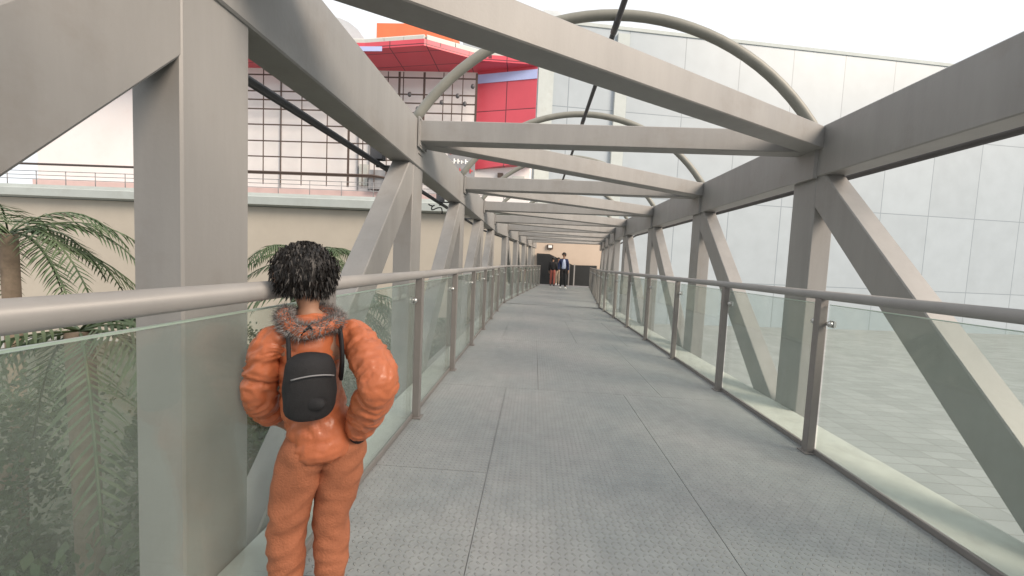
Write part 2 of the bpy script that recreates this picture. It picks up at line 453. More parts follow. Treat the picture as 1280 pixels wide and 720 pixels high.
for y in NODES:
    c = W(.63, y, 3.40)
    MB().box(c.x - .018, c.x + .018, c.y - .03, c.y + .03, c.z - .05, c.z + .02).build('purlin_clamp', M['darksteel'], pur)
    MB().tube([c + Vector((0, -.09, -.03)), c + Vector((0, .09, -.03))], .031, 8).build('purlin_sleeve', M['darksteel'], pur)
# deck joists below, edge ledges
for X0, X1 in ((XL - .01, PL - .035), (PR + .035, XR + .01)):
    xm = (X0 + X1) / 2
    B(MB().sweep(path(xm, -.035, -4.2, YEND), cprof(X1 - X0, .05, .004)), 'deck_ledge', M['ledge'])
for y in NODES:
    B(MB().sweep([W(XL, y, -.28), W(XR, y, -.28)], cprof(.15, .30)), 'floor_beam', M['steel'])
# piers under the bridge
for y in (1.4, 12.0, 20.5):
    c = W(.6, y, 0)
    B(MB().tube([Vector((c.x, c.y, -5)), Vector((c.x, c.y, -.55))], .35, 20, up=Vector((0, 1, 0))), 'pier', M['steel'])

# ------------------------------------------------------------------ the deck of chequer plates
mb = MB()
def plate(x0, x1, y0, y1):
    g = .0017
    y0 += g; y1 -= g; x0 += g; x1 -= g
    P = [W(x0, y0), W(x1, y0), W(x1, y1), W(x0, y1)]
    if y0 < YB < y1: return
    poly = [Vector((p.x, p.y, -.008)) for p in P]
    mb.prism(poly, (0, 0, .008))
PXL, PXR = PL - .03, PR + .03
cols = {0: [-.21, .91], 1: [.10, 1.27], 2: [-.45, .72, 1.5]}
ys = [NODES[0] - 1.4] + [y for y in NODES]
for i in range(len(ys) - 1):
    y0, y1 = ys[i], ys[i + 1]
    k = round((y0 - 1.38) / BAY)
    xs = [PXL] + cols[k % 3 if k % 3 in cols else 0] + [PXR]
    for j in range(len(xs) - 1):
        if y0 < YB < y1:
            plate(xs[j], xs[j + 1], y0, YB); plate(xs[j], xs[j + 1], YB + .005, y1)
        elif k == 0 and j == 0:
            plate(xs[j], xs[j + 1], y0, 2.2); plate(xs[j], xs[j + 1], 2.2, y1)
        else: plate(xs[j], xs[j + 1], y0, y1)
plate(PXL, .6, ys[-1], YEND); plate(.6, PXR, ys[-1], YEND)
fl = mb.build('floor', M['plate']); tag(fl, kind='structure')
mb = MB().sweep(path((PXL + PXR) / 2, -.045, -4.2, YEND), cprof(PXR - PXL - .02, .06, .002))
tag(mb.build('floor_underlay', M['rail']), kind='structure')

# ------------------------------------------------------------------ railings
def bentpath(x, z, y0, y1):
    return path(x, z, y0, y1)
def railing(X, ylist, s, label):
    root = empty('railing', (X, 0, 0)); tag(root, label, 'railing', 'railings along the footbridge')
    def rb(mb, name, mat, parent=None, L_=None):
        o = mb.build(name, mat, parent or root)
        if parent is None: o.location = (-X, 0, 0)
        return o
    rb(MB().tube(path(X, 1.085, ylist[0] - .3, YEND - .1), .030, 16), 'handrail', M['handrail'])
    rb(MB().sweep(path(X - s * .03, .018, ylist[0] - .3, YEND - .1), cprof(.022, .034, .003)), 'base_channel', M['rail'])
    # posts: first one, then copies
    pm = MB().box(-.026, .026, -.028, .028, 0, 1.062)
    pm.box(-.045, .045, -.045, .045, 0, .010)
    p0 = pm.build('post', M['rail'], root)
    bv = p0.modifiers.new('bevel', 'BEVEL'); bv.width = .004; bv.segments = 2
    cm = MB().tube([(-s * .03, -.075, 0), (-s * .03, .075, 0)], .009, 8)
    cm.box(-s * .03 - .008, -s * .03 + .008, -.095, -.055, -.022, .022)
    cm.box(-s * .03 - .008, -s * .03 + .008, .055, .095, -.022, .022)
    cm.ball((-s * .012, -.075, 0), .020, 10, 6); cm.ball((-s * .012, .075, 0), .020, 10, 6)
    c0 = cm.build('glass_clamp', M['stainless'], p0); c0.location = (0, 0, .90)
    for i, y in enumerate(ylist):
        p = W(X, y)
        if i == 0: o = p0
        else:
            o = p0.copy(); COL.objects.link(o); o.parent = root
            c = c0.copy(); COL.objects.link(c); c.parent = o
        o.location = (p.x - X, p.y, 0); o.rotation_euler = (0, 0, -TH if y > YB else 0)
    # panes
    xg = X - s * .03
    for i in range(len(ylist) - 1):
        a = W(xg, ylist[i] + .04, 0); b_ = W(xg, ylist[i + 1] - .04, 0)
        g = rb(MB().sweep([a + Vector((0, 0, .53)), b_ + Vector((0, 0, .53))], [(-.005, -.49), (.005, -.49), (.005, .49), (-.005, .49)]), 'glass_pane', M['glass'])
        e = MB().sweep([a + Vector((0, 0, 1.024)), b_ + Vector((0, 0, 1.024))], [(-.0055, -.0025), (.0055, -.0025), (.0055, .0025), (-.0055, .0025)])
        e.build('pane_edge', M['glassedge'], g)
    return root
yl = [2.92 + 1.34 * i for i in range(-4, 7)] + [11.62 + 1.34 * i for i in range(0, 9)]
yr = [2.77 + 1.34 * i for i in range(-4, 7)] + [11.72 + 1.34 * i for i in range(0, 9)]
yl = [y for y in yl if y < YEND]; yr = [y for y in yr if y < YEND]
yl = sorted(set(round(y, 2) for y in yl if not (10.9 < y < 11.5)))
yr = sorted(set(round(y, 2) for y in yr if not (10.9 < y < 11.6)))
railing(PL, yl, 1, 'glass panelled railing with round handrail on the side where the orange jacket child stands')
railing(PR, yr, -1, 'glass panelled railing with round handrail on the side away from the orange jacket child')

# ------------------------------------------------------------------ floodlights and cable on the outer pipe
def floodlight(y, label):
    root = empty('floodlight', (XL - .48, y, 2.13)); tag(root, label, 'floodlight', 'floodlights on the outer pipe')
    MB().box(-.06, .06, -.05, .05, .035, .16).build('housing', M['darksteel'], root)
    MB().tube([(0, 0, -.036), (0, 0, .06)], .020, 8, up=Vector((0, 1, 0))).build('bracket', M['darksteel'], root)
    MB().box(-.05, .05, .052, .060, .045, .15).build('lens', M['lampwhite'], root)
floodlight(3.95, 'small black floodlight clamped on the outer pipe before the first upright')
floodlight(6.6, 'small black floodlight clamped on the outer pipe beyond the first upright')
pts = []
for k in range(40):
    t = k / 39
    pts.append(Vector((XL - .5 + .05 * sin(t * 9), 5.95 + .75 * t, 2.05 - .05 * abs(sin(t * 7.5)) - .03 * cos(t * 13))))
tag(MB().tube(pts, .010, 6).build('cable', M['cable']), 'loose curling black cable hanging under the outer pipe', 'cable')

# ------------------------------------------------------------------ ground
mb = MB(); mb.add([(-300, -300, -5), (300, -300, -5), (300, 600, -5), (-300, 600, -5)], [(0, 1, 2, 3)])
tag(mb.build('ground', M['ground']), kind='structure')
mb = MB(); mb.add([(-30, -8, -4.996), (-1.8, -8, -4.996), (-.5, 23.8, -4.996), (-30, 23.8, -4.996)], [(0, 1, 2, 3)])
tag(mb.build('garden_soil', M['soil']), kind='structure')

# ------------------------------------------------------------------ beige building the bridge enters
YF = 24.2
bb = empty('beige_building', (0, YF, -5)); tag(bb, 'long beige rendered building with a pale green cornice where the bridge ends', 'building')
def bp_(mb, name, mat):
    o = mb.build(name, mat, bb); o.location = (0, -YF, 5); return o
zc = 3.95
bp_(MB().box(-45, .02, YF, YF + 6, -5, zc), 'wall', M['beige'])
bp_(MB().box(.02, 4.15, YF, YF + 6, -5, zc), 'end_wall', M['peach'])
mb = MB()
mb.prism([(-45.5, YF + .3, zc), (-45.5, YF - .55, zc + .10), (-45.5, YF - .62, zc + .55), (-45.5, YF - .45, zc + .6), (-45.5, YF - .45, zc + .72), (-45.5, YF + .3, zc + .72)], (49.8, 0, 0))
bp_(mb, 'cornice', M['cornice'])
bp_(MB().box(-45.5, 4.4, YF - .2, YF + 6.2, zc + .72, zc + .84), 'roof', M['cornice'])
mb = MB()
for z in (5.15, 5.4, 5.65):
    mb.tube([(-45, YF - .1, z), (1.5, YF - .1, z)], .022, 6)
bp_(mb, 'roof_rail', M['grey'])
for x in range(-44, 2, 2):
    bp_(MB().tube([(x, YF - .1, zc + .8), (x, YF - .1, 5.68)], .025, 6, up=Vector((0, 1, 0))), 'roof_rail_post', M['grey'])
bp_(MB().tube([(-45, YF - .3, 6.05), (-10, YF - .3, 6.05), (-8.6, YF - .3, 5.85), (1, YF - .3, 5.82)], .07, 8), 'roof_pipe', M['frame_brown'])
# landing behind the bridge's far edge
c = W(.6, YEND)
mb = MB(); mb.prism([(-.6, YEND - .12 + .0, -.16), (4.2, YEND - .5, -.16), (4.3, YF - .02, -.16), (-1.2, YF - .02, -.16)], (0, 0, .152))
tag(mb.build('landing_floor', M['carpet']), kind='structure')
# dark stair enclosure with slanted top
def plan(px, py, y): p = at(px, py, y); return p
YS = YF - .25
pts = [at(671, 359, YS), at(671, 316.5, YS), at(687, 317.5, YS), at(702, 325, YS), at(716, 331.3, YS), at(746, 332.2, YS), at(746, 360, YS)]
pts[0].z = -.008; pts[-1].z = -.008
st = empty('stair_enclosure', (at(710, 345, YS).x, YS, 0)); tag(st, 'low black stair enclosure with a slanted top below the peach wall', 'enclosure')
o = MB().prism(pts, (0, .18, 0)).build('screen', M['panel'], st); o.location = -st.location
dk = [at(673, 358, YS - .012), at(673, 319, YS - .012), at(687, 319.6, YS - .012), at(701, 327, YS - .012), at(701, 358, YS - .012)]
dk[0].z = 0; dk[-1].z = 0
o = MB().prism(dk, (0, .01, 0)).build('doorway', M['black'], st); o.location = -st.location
for px in (711, 717.5):
    p = at(px, 345, YS - .2)
    tag(MB().box(-.035, .035, -.035, .035, 0, 1.26).build('newel_post', M['handrail'] if px > 714 else M['rail'], None, (p.x, p.y, -.008)),
        'pale slim metal post standing before the dark enclosure' if px > 714 else 'dark slim metal post beside the pale one before the enclosure', 'post')
p = at(741.5, 354, YS - .3)
mb = MB(); mb.prism([(p.x - .2, YS - .3, 0), (p.x + .25, YS - .3, 0), (p.x + .25, YS - .3, .38)], (0, .2, 0))
tag(mb.build('stair_wedge', M['black']), 'small black triangular wedge on the floor at the far end', 'wedge')
# wall lamp
p = at(687.5, 308.5, YF - .06)
wl = empty('wall_lamp', p); tag(wl, 'small square brown wall lamp high on the peach end wall', 'lamp')
MB().box(-.18, .18, -.04, .058, -.13, .13).build('frame', M['frame_brown'], wl)
MB().box(-.10, .12, -.055, -.042, -.06, .09).build('lens', M['lampwhite'], wl)

# ------------------------------------------------------------------ mall: red and white building
YM = 34.
mall = empty('red_and_white_mall', (-10, YM, -5)); tag(mall, 'mall building with red cladding overhang and white wall left of centre', 'building')
def mp(mb, name, mat):
    o = mb.build(name, mat, mall); o.location = (10, -YM, 5); return o
ZS = 16.85
xr_ = at(662, 215, YM).x; xc_ = at(597, 98, YM).x
mp(MB().box(-45, xr_, YM, YM + 12, -5, ZS), 'white_wall', M['white'])
# red wall to the right of the corner, coming forward towards the right
bot_l = at(594, 212, YM - .1); bot_r = at(669, 202, YM - 1.3)
x0, x1 = xc_, at(669, 150, YM - 1.3).x
zl, zr_ = ZS - .1, ZS - .1
poly = [Vector((x0, YM - .1, bot_l.z)), Vector((x1, YM - 1.3, bot_r.z)), Vector((x1, YM - 1.3, ZS)), Vector((x0, YM - .1, ZS))]
mp(MB().prism(poly, (0, 1.25, 0)), 'red_wall', M['red'])
s0 = Vector((x0, YM - .16, ZS - .55)); s1 = Vector((x1, YM - 1.36, ZS - .55))
mp(MB().prism([s0 - Vector((0, 0, .42)), s1 - Vector((0, 0, .42)), s1 + Vector((0, 0, .3)), s0 + Vector((0, 0, .3))], (0, .05, 0)), 'light_strip', M['blue_white'])
# overhanging red soffit
o1 = atz(300, 76, ZS); o2 = atz(456, 62, ZS); o3 = atz(530, 57, ZS); o4 = atz(600, 76, ZS); o5 = atz(672, 93, ZS)
inner = [Vector((x1 + .1, YM - 1.25, ZS)), Vector((x0, YM + .05, ZS)), Vector((-45, YM + .05, ZS))]
outer = [Vector((-45, o2.y + .5, ZS)), o2, o3, o4, Vector((x1 + .1, YM - 1.45, ZS))]
mp(MB().prism(outer + inner, (0, 0, .5)), 'soffit', M['redsoffit'])
# rim: red fascia then the strip and white coping
def rim(off, z0, z1, th, name, mat, seg=None):
    m_ = MB(); pp = [Vector((p.x, p.y - off, 0)) for p in outer]
    if seg: pp = seg(pp)
    for a, b_ in zip(pp[:-1], pp[1:]):
        m_.prism([Vector((a.x, a.y, z0)), Vector((b_.x, b_.y, z0)), Vector((b_.x, b_.y, z1)), Vector((a.x, a.y, z1))], (0, th, 0))
    return mp(m_, name, mat)
rim(.02, ZS + .01, ZS + .22, .3, 'fascia', M['red'])
rim(.06, ZS - .22, ZS + .12, .05, 'fascia_light_strip', M['blue_white'], lambda pp: [pp[0].lerp(pp[1], .6), pp[1].lerp(pp[2], .3)])
rimline = [Vector((-45, o2.y + .5, 0)), Vector((o2.x, o2.y, 0)), Vector((o3.x, o3.y, 0)), Vector((o4.x, o4.y, 0)), Vector((x1, YM - 1.45, 0))]
for a, b_ in zip(rimline[:-1], rimline[1:]):
    ln = (b_ - a).length; n_ = max(1, round(ln / 1.9)); d_ = (b_ - a) / n_
    for k in range(n_):
        p0_ = a + d_ * k + d_ * .012 + Vector((0, .42, ZS + .58)); p1_ = a + d_ * (k + 1) - d_ * .012 + Vector((0, .42, ZS + .58))
        mp(MB().sweep([p0_, p1_], cprof(.7, .66, .12)), 'parapet_block', M['trim'])
a = at(477, 38, YM - 1); b_ = at(560, 62, YM - 1)
mp(MB().box(a.x, b_.x + .6, YM - 2, YM + 2, ZS + .4, a.z), 'roof_plant_box', M['orangebox'])
# grey rounded plant on the roof
c = at(437, 45, YM + .5)
mp(MB().sweep([(c.x - 1.5 + 2.4 * cos(t), YM, ZS + .7 + 2.3 * max(0, sin(t))) for t in [pi * k / 12 for k in range(13)]], [(-1.2, -.25), (1.2, -.25), (1.2, .25), (-1.2, .25)], up=Vector((0, 1, 0))), 'roof_arch', M['palegrey'])
a = at(300, 238, YM - .4); b_ = at(470, 251, YM - .4)
mp(MB().box(-45, at(560, 240, YM - .4).x, YM - .4, YM + .02, b_.z - 1.2, b_.z + .75), 'pink_band', surf('pink_render', (.58, .43, .41), .8, .06, .8))
for (u0, v0, u1, v1, mt) in ((449, 205, 459, 232, 'trim'), (495, 222, 512, 236, 'sign_red'), (516, 205, 530, 219, 'grey'), (540, 190, 553, 212, 'trim'), (605, 222, 616, 236, 'grey'), (622, 216, 628, 238, 'frame_brown'), (640, 220, 655, 236, 'trim')):
    a = at(u0, v0, YM - .3); b_ = at(u1, v1, YM - .3)
    mp(MB().box(a.x, b_.x, YM - .3, YM + .02, b_.z, a.z), 'wall_fitting', M[mt])
# white wall details: column, dark window box, coloured band
a = at(437, 190, YM - .1); b_ = at(447, 250, YM - .1)
for (u0, v0, u1, v1, nm, mt, th) in ((461, 212, 492, 237, 'service_box', 'grey', .9), (300, 262, 380, 276, 'vent', 'grey', .3)):
    a = at(u0, v0, YM - th); b_ = at(u1, v1, YM - th)
    mp(MB().box(a.x, b_.x, YM - th, YM + .02, b_.z, a.z), nm, M[mt])
for px in (447, 461, 350, 250):
    a = at(px, 200, YM - .12)
    mp(MB().box(a.x - .05, a.x + .05, YM - .12, YM + .02, -4, ZS - .3), 'panel_joint', M['grey'])

# sign frame: a grid of thin dark rods standing off the white wall
YG = YM - 1.0
gr = empty('sign_frame', (at(545, 120, YG).x, YG, at(545, 225, YG).z)); tag(gr, 'thin dark steel grid frame for a missing sign before the white wall', 'sign frame')
def gp(mb, name, mat):
    o = mb.build(name, mat, gr); o.location = -gr.location; return o
zt_ = at(595, 97, YG).z; zb_ = at(600, 240, YG).z
zz = [at(595, y_, YG).z for y_ in (99, 120, 131, 143, 163, 184, 204, 226)]
xx = [at(x_, 130, YG).x for x_ in (300, 330, 352, 378, 410, 437, 455, 470, 485, 499, 504, 530, 554, 565, 578, 595)]
for i, z in enumerate(zz):
    gp(MB().box(xx[0], xx[-1], YG - .04, YG + .04, z - .045, z + .045), 'rail_bar', M['frame_brown'])
for i, x in enumerate(xx):
    r = .09 if i in (15, 11, 9, 5) else .035
    gp(MB().box(x - r, x + r, YG - .09, YG - .045, zb_, zt_ + .3), 'upright_bar', M['frame_brown'])
for (px, py) in ((512, 118), (572, 120), (552, 128), (581, 130), (591, 108), (522, 136)):
    p = at(px, py, YG - .2)
    m_ = MB().ball((p.x, YG - .2, p.z), .17, 8, 6, (1, .8, 1.2)); m_.tube([(p.x, YG - .2, p.z), (p.x, YG - .02, p.z + .25)], .04, 6)
    gp(m_, 'spotlight', M['darksteel'])
# small red and grey sign low on the corner
a = at(560, 188, YG - .4); b_ = at(593, 224, YG - .4)
sg = empty('shop_sign', ((a.x + b_.x) / 2, YG - .4, b_.z)); tag(sg, 'small grey sign board with red and white marks under the red cladding', 'sign')
hw = (b_.x - a.x) / 2; hh = a.z - b_.z
MB().box(-hw, hw, -.1, .1, 0, hh).build('board', M['grey'], sg)
m1, m2 = MB(), MB()
rr = random.Random(3)
for j in range(3):
    x = -hw + .2
    while x < hw - .25:
        ww = rr.uniform(.12, .3); h_ = rr.uniform(.25, .42); z_ = .45 + j * .72
        (m1 if j != 1 else m2).box(x, x + ww * .4, -.135, -.102, z_, z_ + h_)
        (m1 if j != 1 else m2).box(x, x + ww, -.14, -.136, z_ + h_ * .4, z_ + h_ * .62)
        x += ww + .08
m1.build('red_marks', M['sign_red'], sg); m2.build('white_marks', M['lampwhite'], sg)

# ------------------------------------------------------------------ pale clad building behind
YP = 42.
pb = empty('pale_clad_building', (at(669, 200, YP).x - 8, YP, -5), .16)
tag(pb, 'tall pale blue grey clad building filling the view above the bridge end', 'building')
ztop = at(760, 30, YP + 1.6).z + 5
MB().box(0, 75, 0, 22, 0, ztop).build('wall', M['pale'], pb)
MB().box(-.1, 75.1, -.1, 22.1, ztop, ztop + .35).build('parapet', M['cornice'], pb)
MB().box(8.3, 10.2, .5, 3, ztop + .35, ztop + 1.5).build('roof_stack', M['palegrey'], pb)
MB().box(16.3, 17.6, -.35, -.002, 0, ztop - .5).build('corner_pilaster', M['cornice'], pb)
MB().box(8.0, 9.6, -.25, -.002, 0, ztop - 2).build('edge_pilaster', M['cornice'], pb)
# ------------------------------------------------------------------ vegetation on the left
def frond(mb, root, az, length, rise, droop, width, rr, nl=26):
    pts = []; d = Vector((cos(az), sin(az), 0))
    for k in range(nl + 1):
        t = k / nl
        pts.append(root + d * length * t * (1 - .12 * t) + Vector((0, 0, rise * t - droop * t * t)))
    mb.tube(pts[::3] + [pts[-1]], .012, 5)
    for k in range(3, nl + 1):
        t = k / nl; tang = (pts[k] - pts[k - 1]).normalized()
        sd_ = tang.cross(Vector((0, 0, 1))).normalized()
        ll = width * sin(pi * min(1, .12 + t * .86)) ** .6 * rr.uniform(.85, 1.1)
        for s in (-1, 1):
            dirv = (sd_ * s * .8 + tang * .65 + Vector((0, 0, -.35 + rr.uniform(-.2, .25)))).normalized()
            p = pts[k]; q = p + dirv * ll * .55; e = p + dirv * ll + Vector((0, 0, -.12 * ll))
            wv = tang * .014
            mb.add([p - wv, p + wv, q + wv * 1.2, q - wv * 1.2, e], [(0, 1, 2, 3), (3, 2, 4)])
def palm(x, y, ztop, label, seed, n=18, L_=1.7):
    rr = random.Random(seed)
    root = empty('palm', (x, y, -5)); tag(root, label, 'palm', 'palms beside the bridge')
    h = ztop + 5
    MB().tube([(0, 0, 0), (.05, .03, h * .5), (.02, 0, h)], .11, 10, up=Vector((0, 1, 0))).build('trunk', M['bark'], root)
    mb = MB()
    for k in range(n):
        el = rr.uniform(-.1, 1.3)
        frond(mb, Vector((.02, 0, h)), 2 * pi * k / n * 2.4 + rr.uniform(-.3, .3), L_ * rr.uniform(.8, 1.1), el * L_ * .8, L_ * (.75 + .2 * el), .42, rr)
    mb.build('crown', M['palm'], root)
palm(-3.2, 6.2, .25, 'palm with arching fronds reaching up beside the first upright', 1)
palm(-5.6, 9.6, .9, 'palm standing farther back against the beige wall', 2, 20, 1.9)
palm(-4.4, 3.6, .35, 'palm nearest to the camera beyond the glass', 3, 18, 1.8)
palm(-8.5, 6.0, 1.3, 'tallest palm out beyond the nearest ones', 4, 20, 2.0)
palm(-2.9, 10.2, -.5, 'short palm low beside the middle of the bridge', 5, 16, 1.6)
def bush(x, y, rx, ry, zt, label, seed, n):
    rr = random.Random(seed)
    root = empty('shrub', (x, y, -5)); tag(root, label, 'shrub', 'dense shrubs beside the bridge')
    h = zt + 5
    m_ = MB()
    for k in range(7):
        a = rr.uniform(0, 2 * pi); m_.tube([(0.1 * cos(a), .1 * sin(a), 0), (rx * .5 * cos(a), ry * .5 * sin(a), h * .75)], .04, 6, up=Vector((0, 1, 0)))
    m_.build('trunk', M['bark'], root)
    mb = MB()
    cl = [(rr.uniform(-.75, .75) * rx, rr.uniform(-.8, .8) * ry, h * rr.uniform(.3, .86), rr.uniform(.35, .8)) for _ in range(36)]
    for k in range(n):
        c_ = rr.choice(cl); v = Vector((rr.gauss(0, 1), rr.gauss(0, 1), rr.gauss(0, 1))).normalized() * c_[3] * rr.uniform(.75, 1.08)
        p = Vector(c_[:3]) + v
        if p.z > h + .25: continue
        d = (v.normalized() + Vector((rr.uniform(-.8, .8), rr.uniform(-.8, .8), rr.uniform(-.5, .9)))).normalized()
        s_ = d.cross(Vector((rr.uniform(-1, 1), rr.uniform(-1, 1), rr.uniform(-1, 1)))).normalized()
        l = rr.uniform(.06, .13); wd = l * .28
        mb.add([p, p + d * l * .5 + s_ * wd, p + d * l, p + d * l * .5 - s_ * wd], [(0, 1, 2, 3)])
    mb.build('crown', M['leaf'], root)
bush(-2.9, 4.9, 1.0, 1.6, -.15, 'dense dark shrub right under the first pane beyond the child', 11, 15000)
bush(-3.1, 8.6, 1.2, 2.0, -.75, 'lower dark shrub beside the second and third panes', 12, 13000)
bush(-3.3, 13.4, 1.3, 2.4, -.6, 'dark shrub farthest along toward the beige wall', 13, 11000)
bush(-3.3, 1.2, 1.1, 1.7, -.2, 'dense dark shrub beside the orange jacket child', 14, 13000)
bush(-6.6, 3.2, 1.6, 2.6, -.3, 'wide dark shrub beyond the nearest palm', 15, 14000)
bush(-6.5, 8.6, 1.6, 2.6, -.4, 'wide dark shrub between the two farther palms', 16, 13000)

# ------------------------------------------------------------------ people
def skin_mesh(joints, edges, sub=2, smooth=.0, roots=()):
    """joints: name -> (pos, rx, ry).  One continuous surface grown with the Skin modifier"""
    names = list(joints); idx = {n: i for i, n in enumerate(names)}
    me = bpy.data.meshes.new('tmp'); me.from_pydata([tuple(joints[n][0]) for n in names], [(idx[a], idx[b]) for a, b in edges], [])
    o = bpy.data.objects.new('tmp', me); COL.objects.link(o)
    sk = o.modifiers.new('skin', 'SKIN'); sk.branch_smoothing = smooth; sk.use_smooth_shade = True
    for i, n in enumerate(names):
        v = me.skin_vertices[0].data[i]; v.radius = (joints[n][1], joints[n][2]); v.use_root = (i == 0 or n in roots)
    ss = o.modifiers.new('sub', 'SUBSURF'); ss.levels = sub; ss.render_levels = sub
    dg = bpy.context.evaluated_depsgraph_get(); dg.update()
    res = bpy.data.meshes.new_from_object(o.evaluated_get(dg))
    bpy.data.objects.remove(o)
    for p in res.polygons: p.use_smooth = True
    return res
def skin_obj(name, joints, edges, mat, parent, sub=2, fn=None, smooth=0., roots=()):
    me = skin_mesh(joints, edges, sub, smooth, roots)
    if fn:
        ns = [v.normal.copy() for v in me.vertices]
        for v, n in zip(me.vertices, ns): v.co = fn(v.co, n)
    me.materials.clear(); me.materials.append(mat); me.name = name
    for p in me.polygons: p.use_smooth = True
    o = bpy.data.objects.new(name, me); COL.objects.link(o); o.parent = parent
    return o
def V(*a): return Vector(a)

def hand_chain(J, E, tag_, wrist, palmdir, side, s=1., curl=.5):
    """palm and five fingers appended to a skeleton; palmdir from the wrist down, side towards the thumb"""
    d = palmdir.normalized(); sdv = side.normalized(); nrm = d.cross(sdv).normalized()
    c = wrist + d * .045 * s
    J[tag_ + 'palm'] = (c, .022 * s, .030 * s); E.append((tag_ + 'wrist', tag_ + 'palm'))
    J[tag_ + 'palm2'] = (wrist + d * .075 * s, .018 * s, .028 * s); E.append((tag_ + 'palm', tag_ + 'palm2'))
    for k, (off, ln) in enumerate(((.027, .068), (.009, .078), (-.009, .072), (-.026, .056))):
        b0 = wrist + d * .085 * s + sdv * off * s
        b1 = b0 + (d * cos(curl * .6) + nrm * sin(curl * .6)) * ln * .5 * s
        b2 = b1 + (d * cos(curl * 1.6) + nrm * sin(curl * 1.6)) * ln * .5 * s
        a, b, c2 = [tag_ + 'f%d%d' % (k, q) for q in range(3)]
        J[a] = (b0, .0085 * s, .0085 * s); J[b] = (b1, .008 * s, .008 * s); J[c2] = (b2, .0065 * s, .0065 * s)
        E += [(tag_ + 'palm2', a), (a, b), (b, c2)]
    t0 = wrist + d * .03 * s + sdv * .03 * s; t1 = t0 + (d * .7 + sdv * .6 + nrm * .2) * .035 * s; t2 = t1 + (d * .9 + nrm * .35) * .028 * s
    for n_, p_, r_ in (('t0', t0, .011), ('t1', t1, .0095), ('t2', t2, .0075)): J[tag_ + n_] = (p_, r_ * s, r_ * s)
    E += [(tag_ + 'palm', tag_ + 't0'), (tag_ + 't0', tag_ + 't1'), (tag_ + 't1', tag_ + 't2')]

def head_fn(c, r, face, up=V(0, 0, 1)):
    """shape the head ball: flatter face, chin, nose, brow, eye hollows"""
    fx = face.normalized(); sx = fx.cross(up).normalized()
    def fn(co, n):
        d = co - c
        if d.length > r * 1.9 or d.dot(up) < -r * 1.35: return co
        f, s, u = d.dot(fx) / r, d.dot(sx) / r, d.dot(up) / r
        ds = Vector((0, 0, 0))
        if f > .2:
            ds += fx * r * .34 * math.exp(-((s / .17) ** 2) - (((u + .15) / .26) ** 2))       # nose
            for q in (-.36, .36): ds -= fx * r * .13 * math.exp(-(((s - q) / .17) ** 2) - (((u - .05) / .13) ** 2))
            ds += fx * r * .07 * math.exp(-((s / .25) ** 2) - (((u + .55) / .10) ** 2))       # lips
            ds += fx * r * .08 * math.exp(-((s / .3) ** 2) - (((u + .9) / .18) ** 2))         # chin
        k = 1 - .22 * max(0, -u - .2)
        return c + (sx * s * k + fx * f + up * u) * r + ds
    return fn

def face_parts(body, c, r, face, eyes=M['black']):
    fx = face.normalized(); sx = fx.cross(V(0, 0, 1)).normalized()
    for q in (-1, 1):
        m_ = MB().ball(c + fx * r * .80 + sx * q * r * .36 + V(0, 0, r * .05), r * .12, 8, 6)
        m_.build('eye', eyes, body)
        m_ = MB().ball(c + sx * q * r * .96 + V(0, 0, -r * .1) - fx * r * .05, r * .25, 8, 6, (.5, .6, 1.1))
        m_.build('ear', M['skin'], body)
    MB().ball(c + fx * r * .93 + V(0, 0, -r * .55), r * .2, 8, 6, (1.2 * abs(sx.x) + .3, 1.2 * abs(sx.y) + .3, .22)).build('mouth', M['frame_brown'], body)

def hair_cap(c, r, face, mat, parent, n=900, L_=.03, seed=0, low=-.35, name='hair'):
    rr = random.Random(seed); fx = face.normalized(); mb = MB()
    # scalp shell
    seg, rng = 20, 12; vs = []; fs = []
    for i in range(rng + 1):
        for j in range(seg):
            a = 2 * pi * j / seg; dirh = V(cos(a), sin(a), 0)
            f = dirh.dot(fx)
            lowest = low - .35 + .95 * max(0, f) ** .7 * 1.15      # higher hairline at the face
            t = (pi / 2 - math.asin(max(-.95, min(.9, lowest)))) * i / rng
            p = c + (dirh * sin(t) + V(0, 0, cos(t))) * r * (1.10 + .03 * noise.noise(dirh * 3 + V(0, 0, t * 2)))
            vs.append(p)
    for i in range(rng):
        for j in range(seg):
            k = (j + 1) % seg
            fs.append((i * seg + j, (i + 1) * seg + j, (i + 1) * seg + k, i * seg + k))
    mb.add(vs, fs, True)
    for k in range(n):
        p = rr.choice(vs) + V(rr.uniform(-1, 1), rr.uniform(-1, 1), rr.uniform(-1, 1)) * r * .12
        d = ((p - c).normalized() * .28 + V(rr.uniform(-.3, .3), rr.uniform(-.3, .3), -.8)).normalized()
        s_ = d.cross(V(rr.uniform(-1, 1), rr.uniform(-1, 1), 1)).normalized() * .0025
        l = L_ * rr.uniform(.5, 1.2)
        mb.add([p - s_, p + s_, p + d * l], [(0, 1, 2)])
    return mb.build(name, mat, parent)

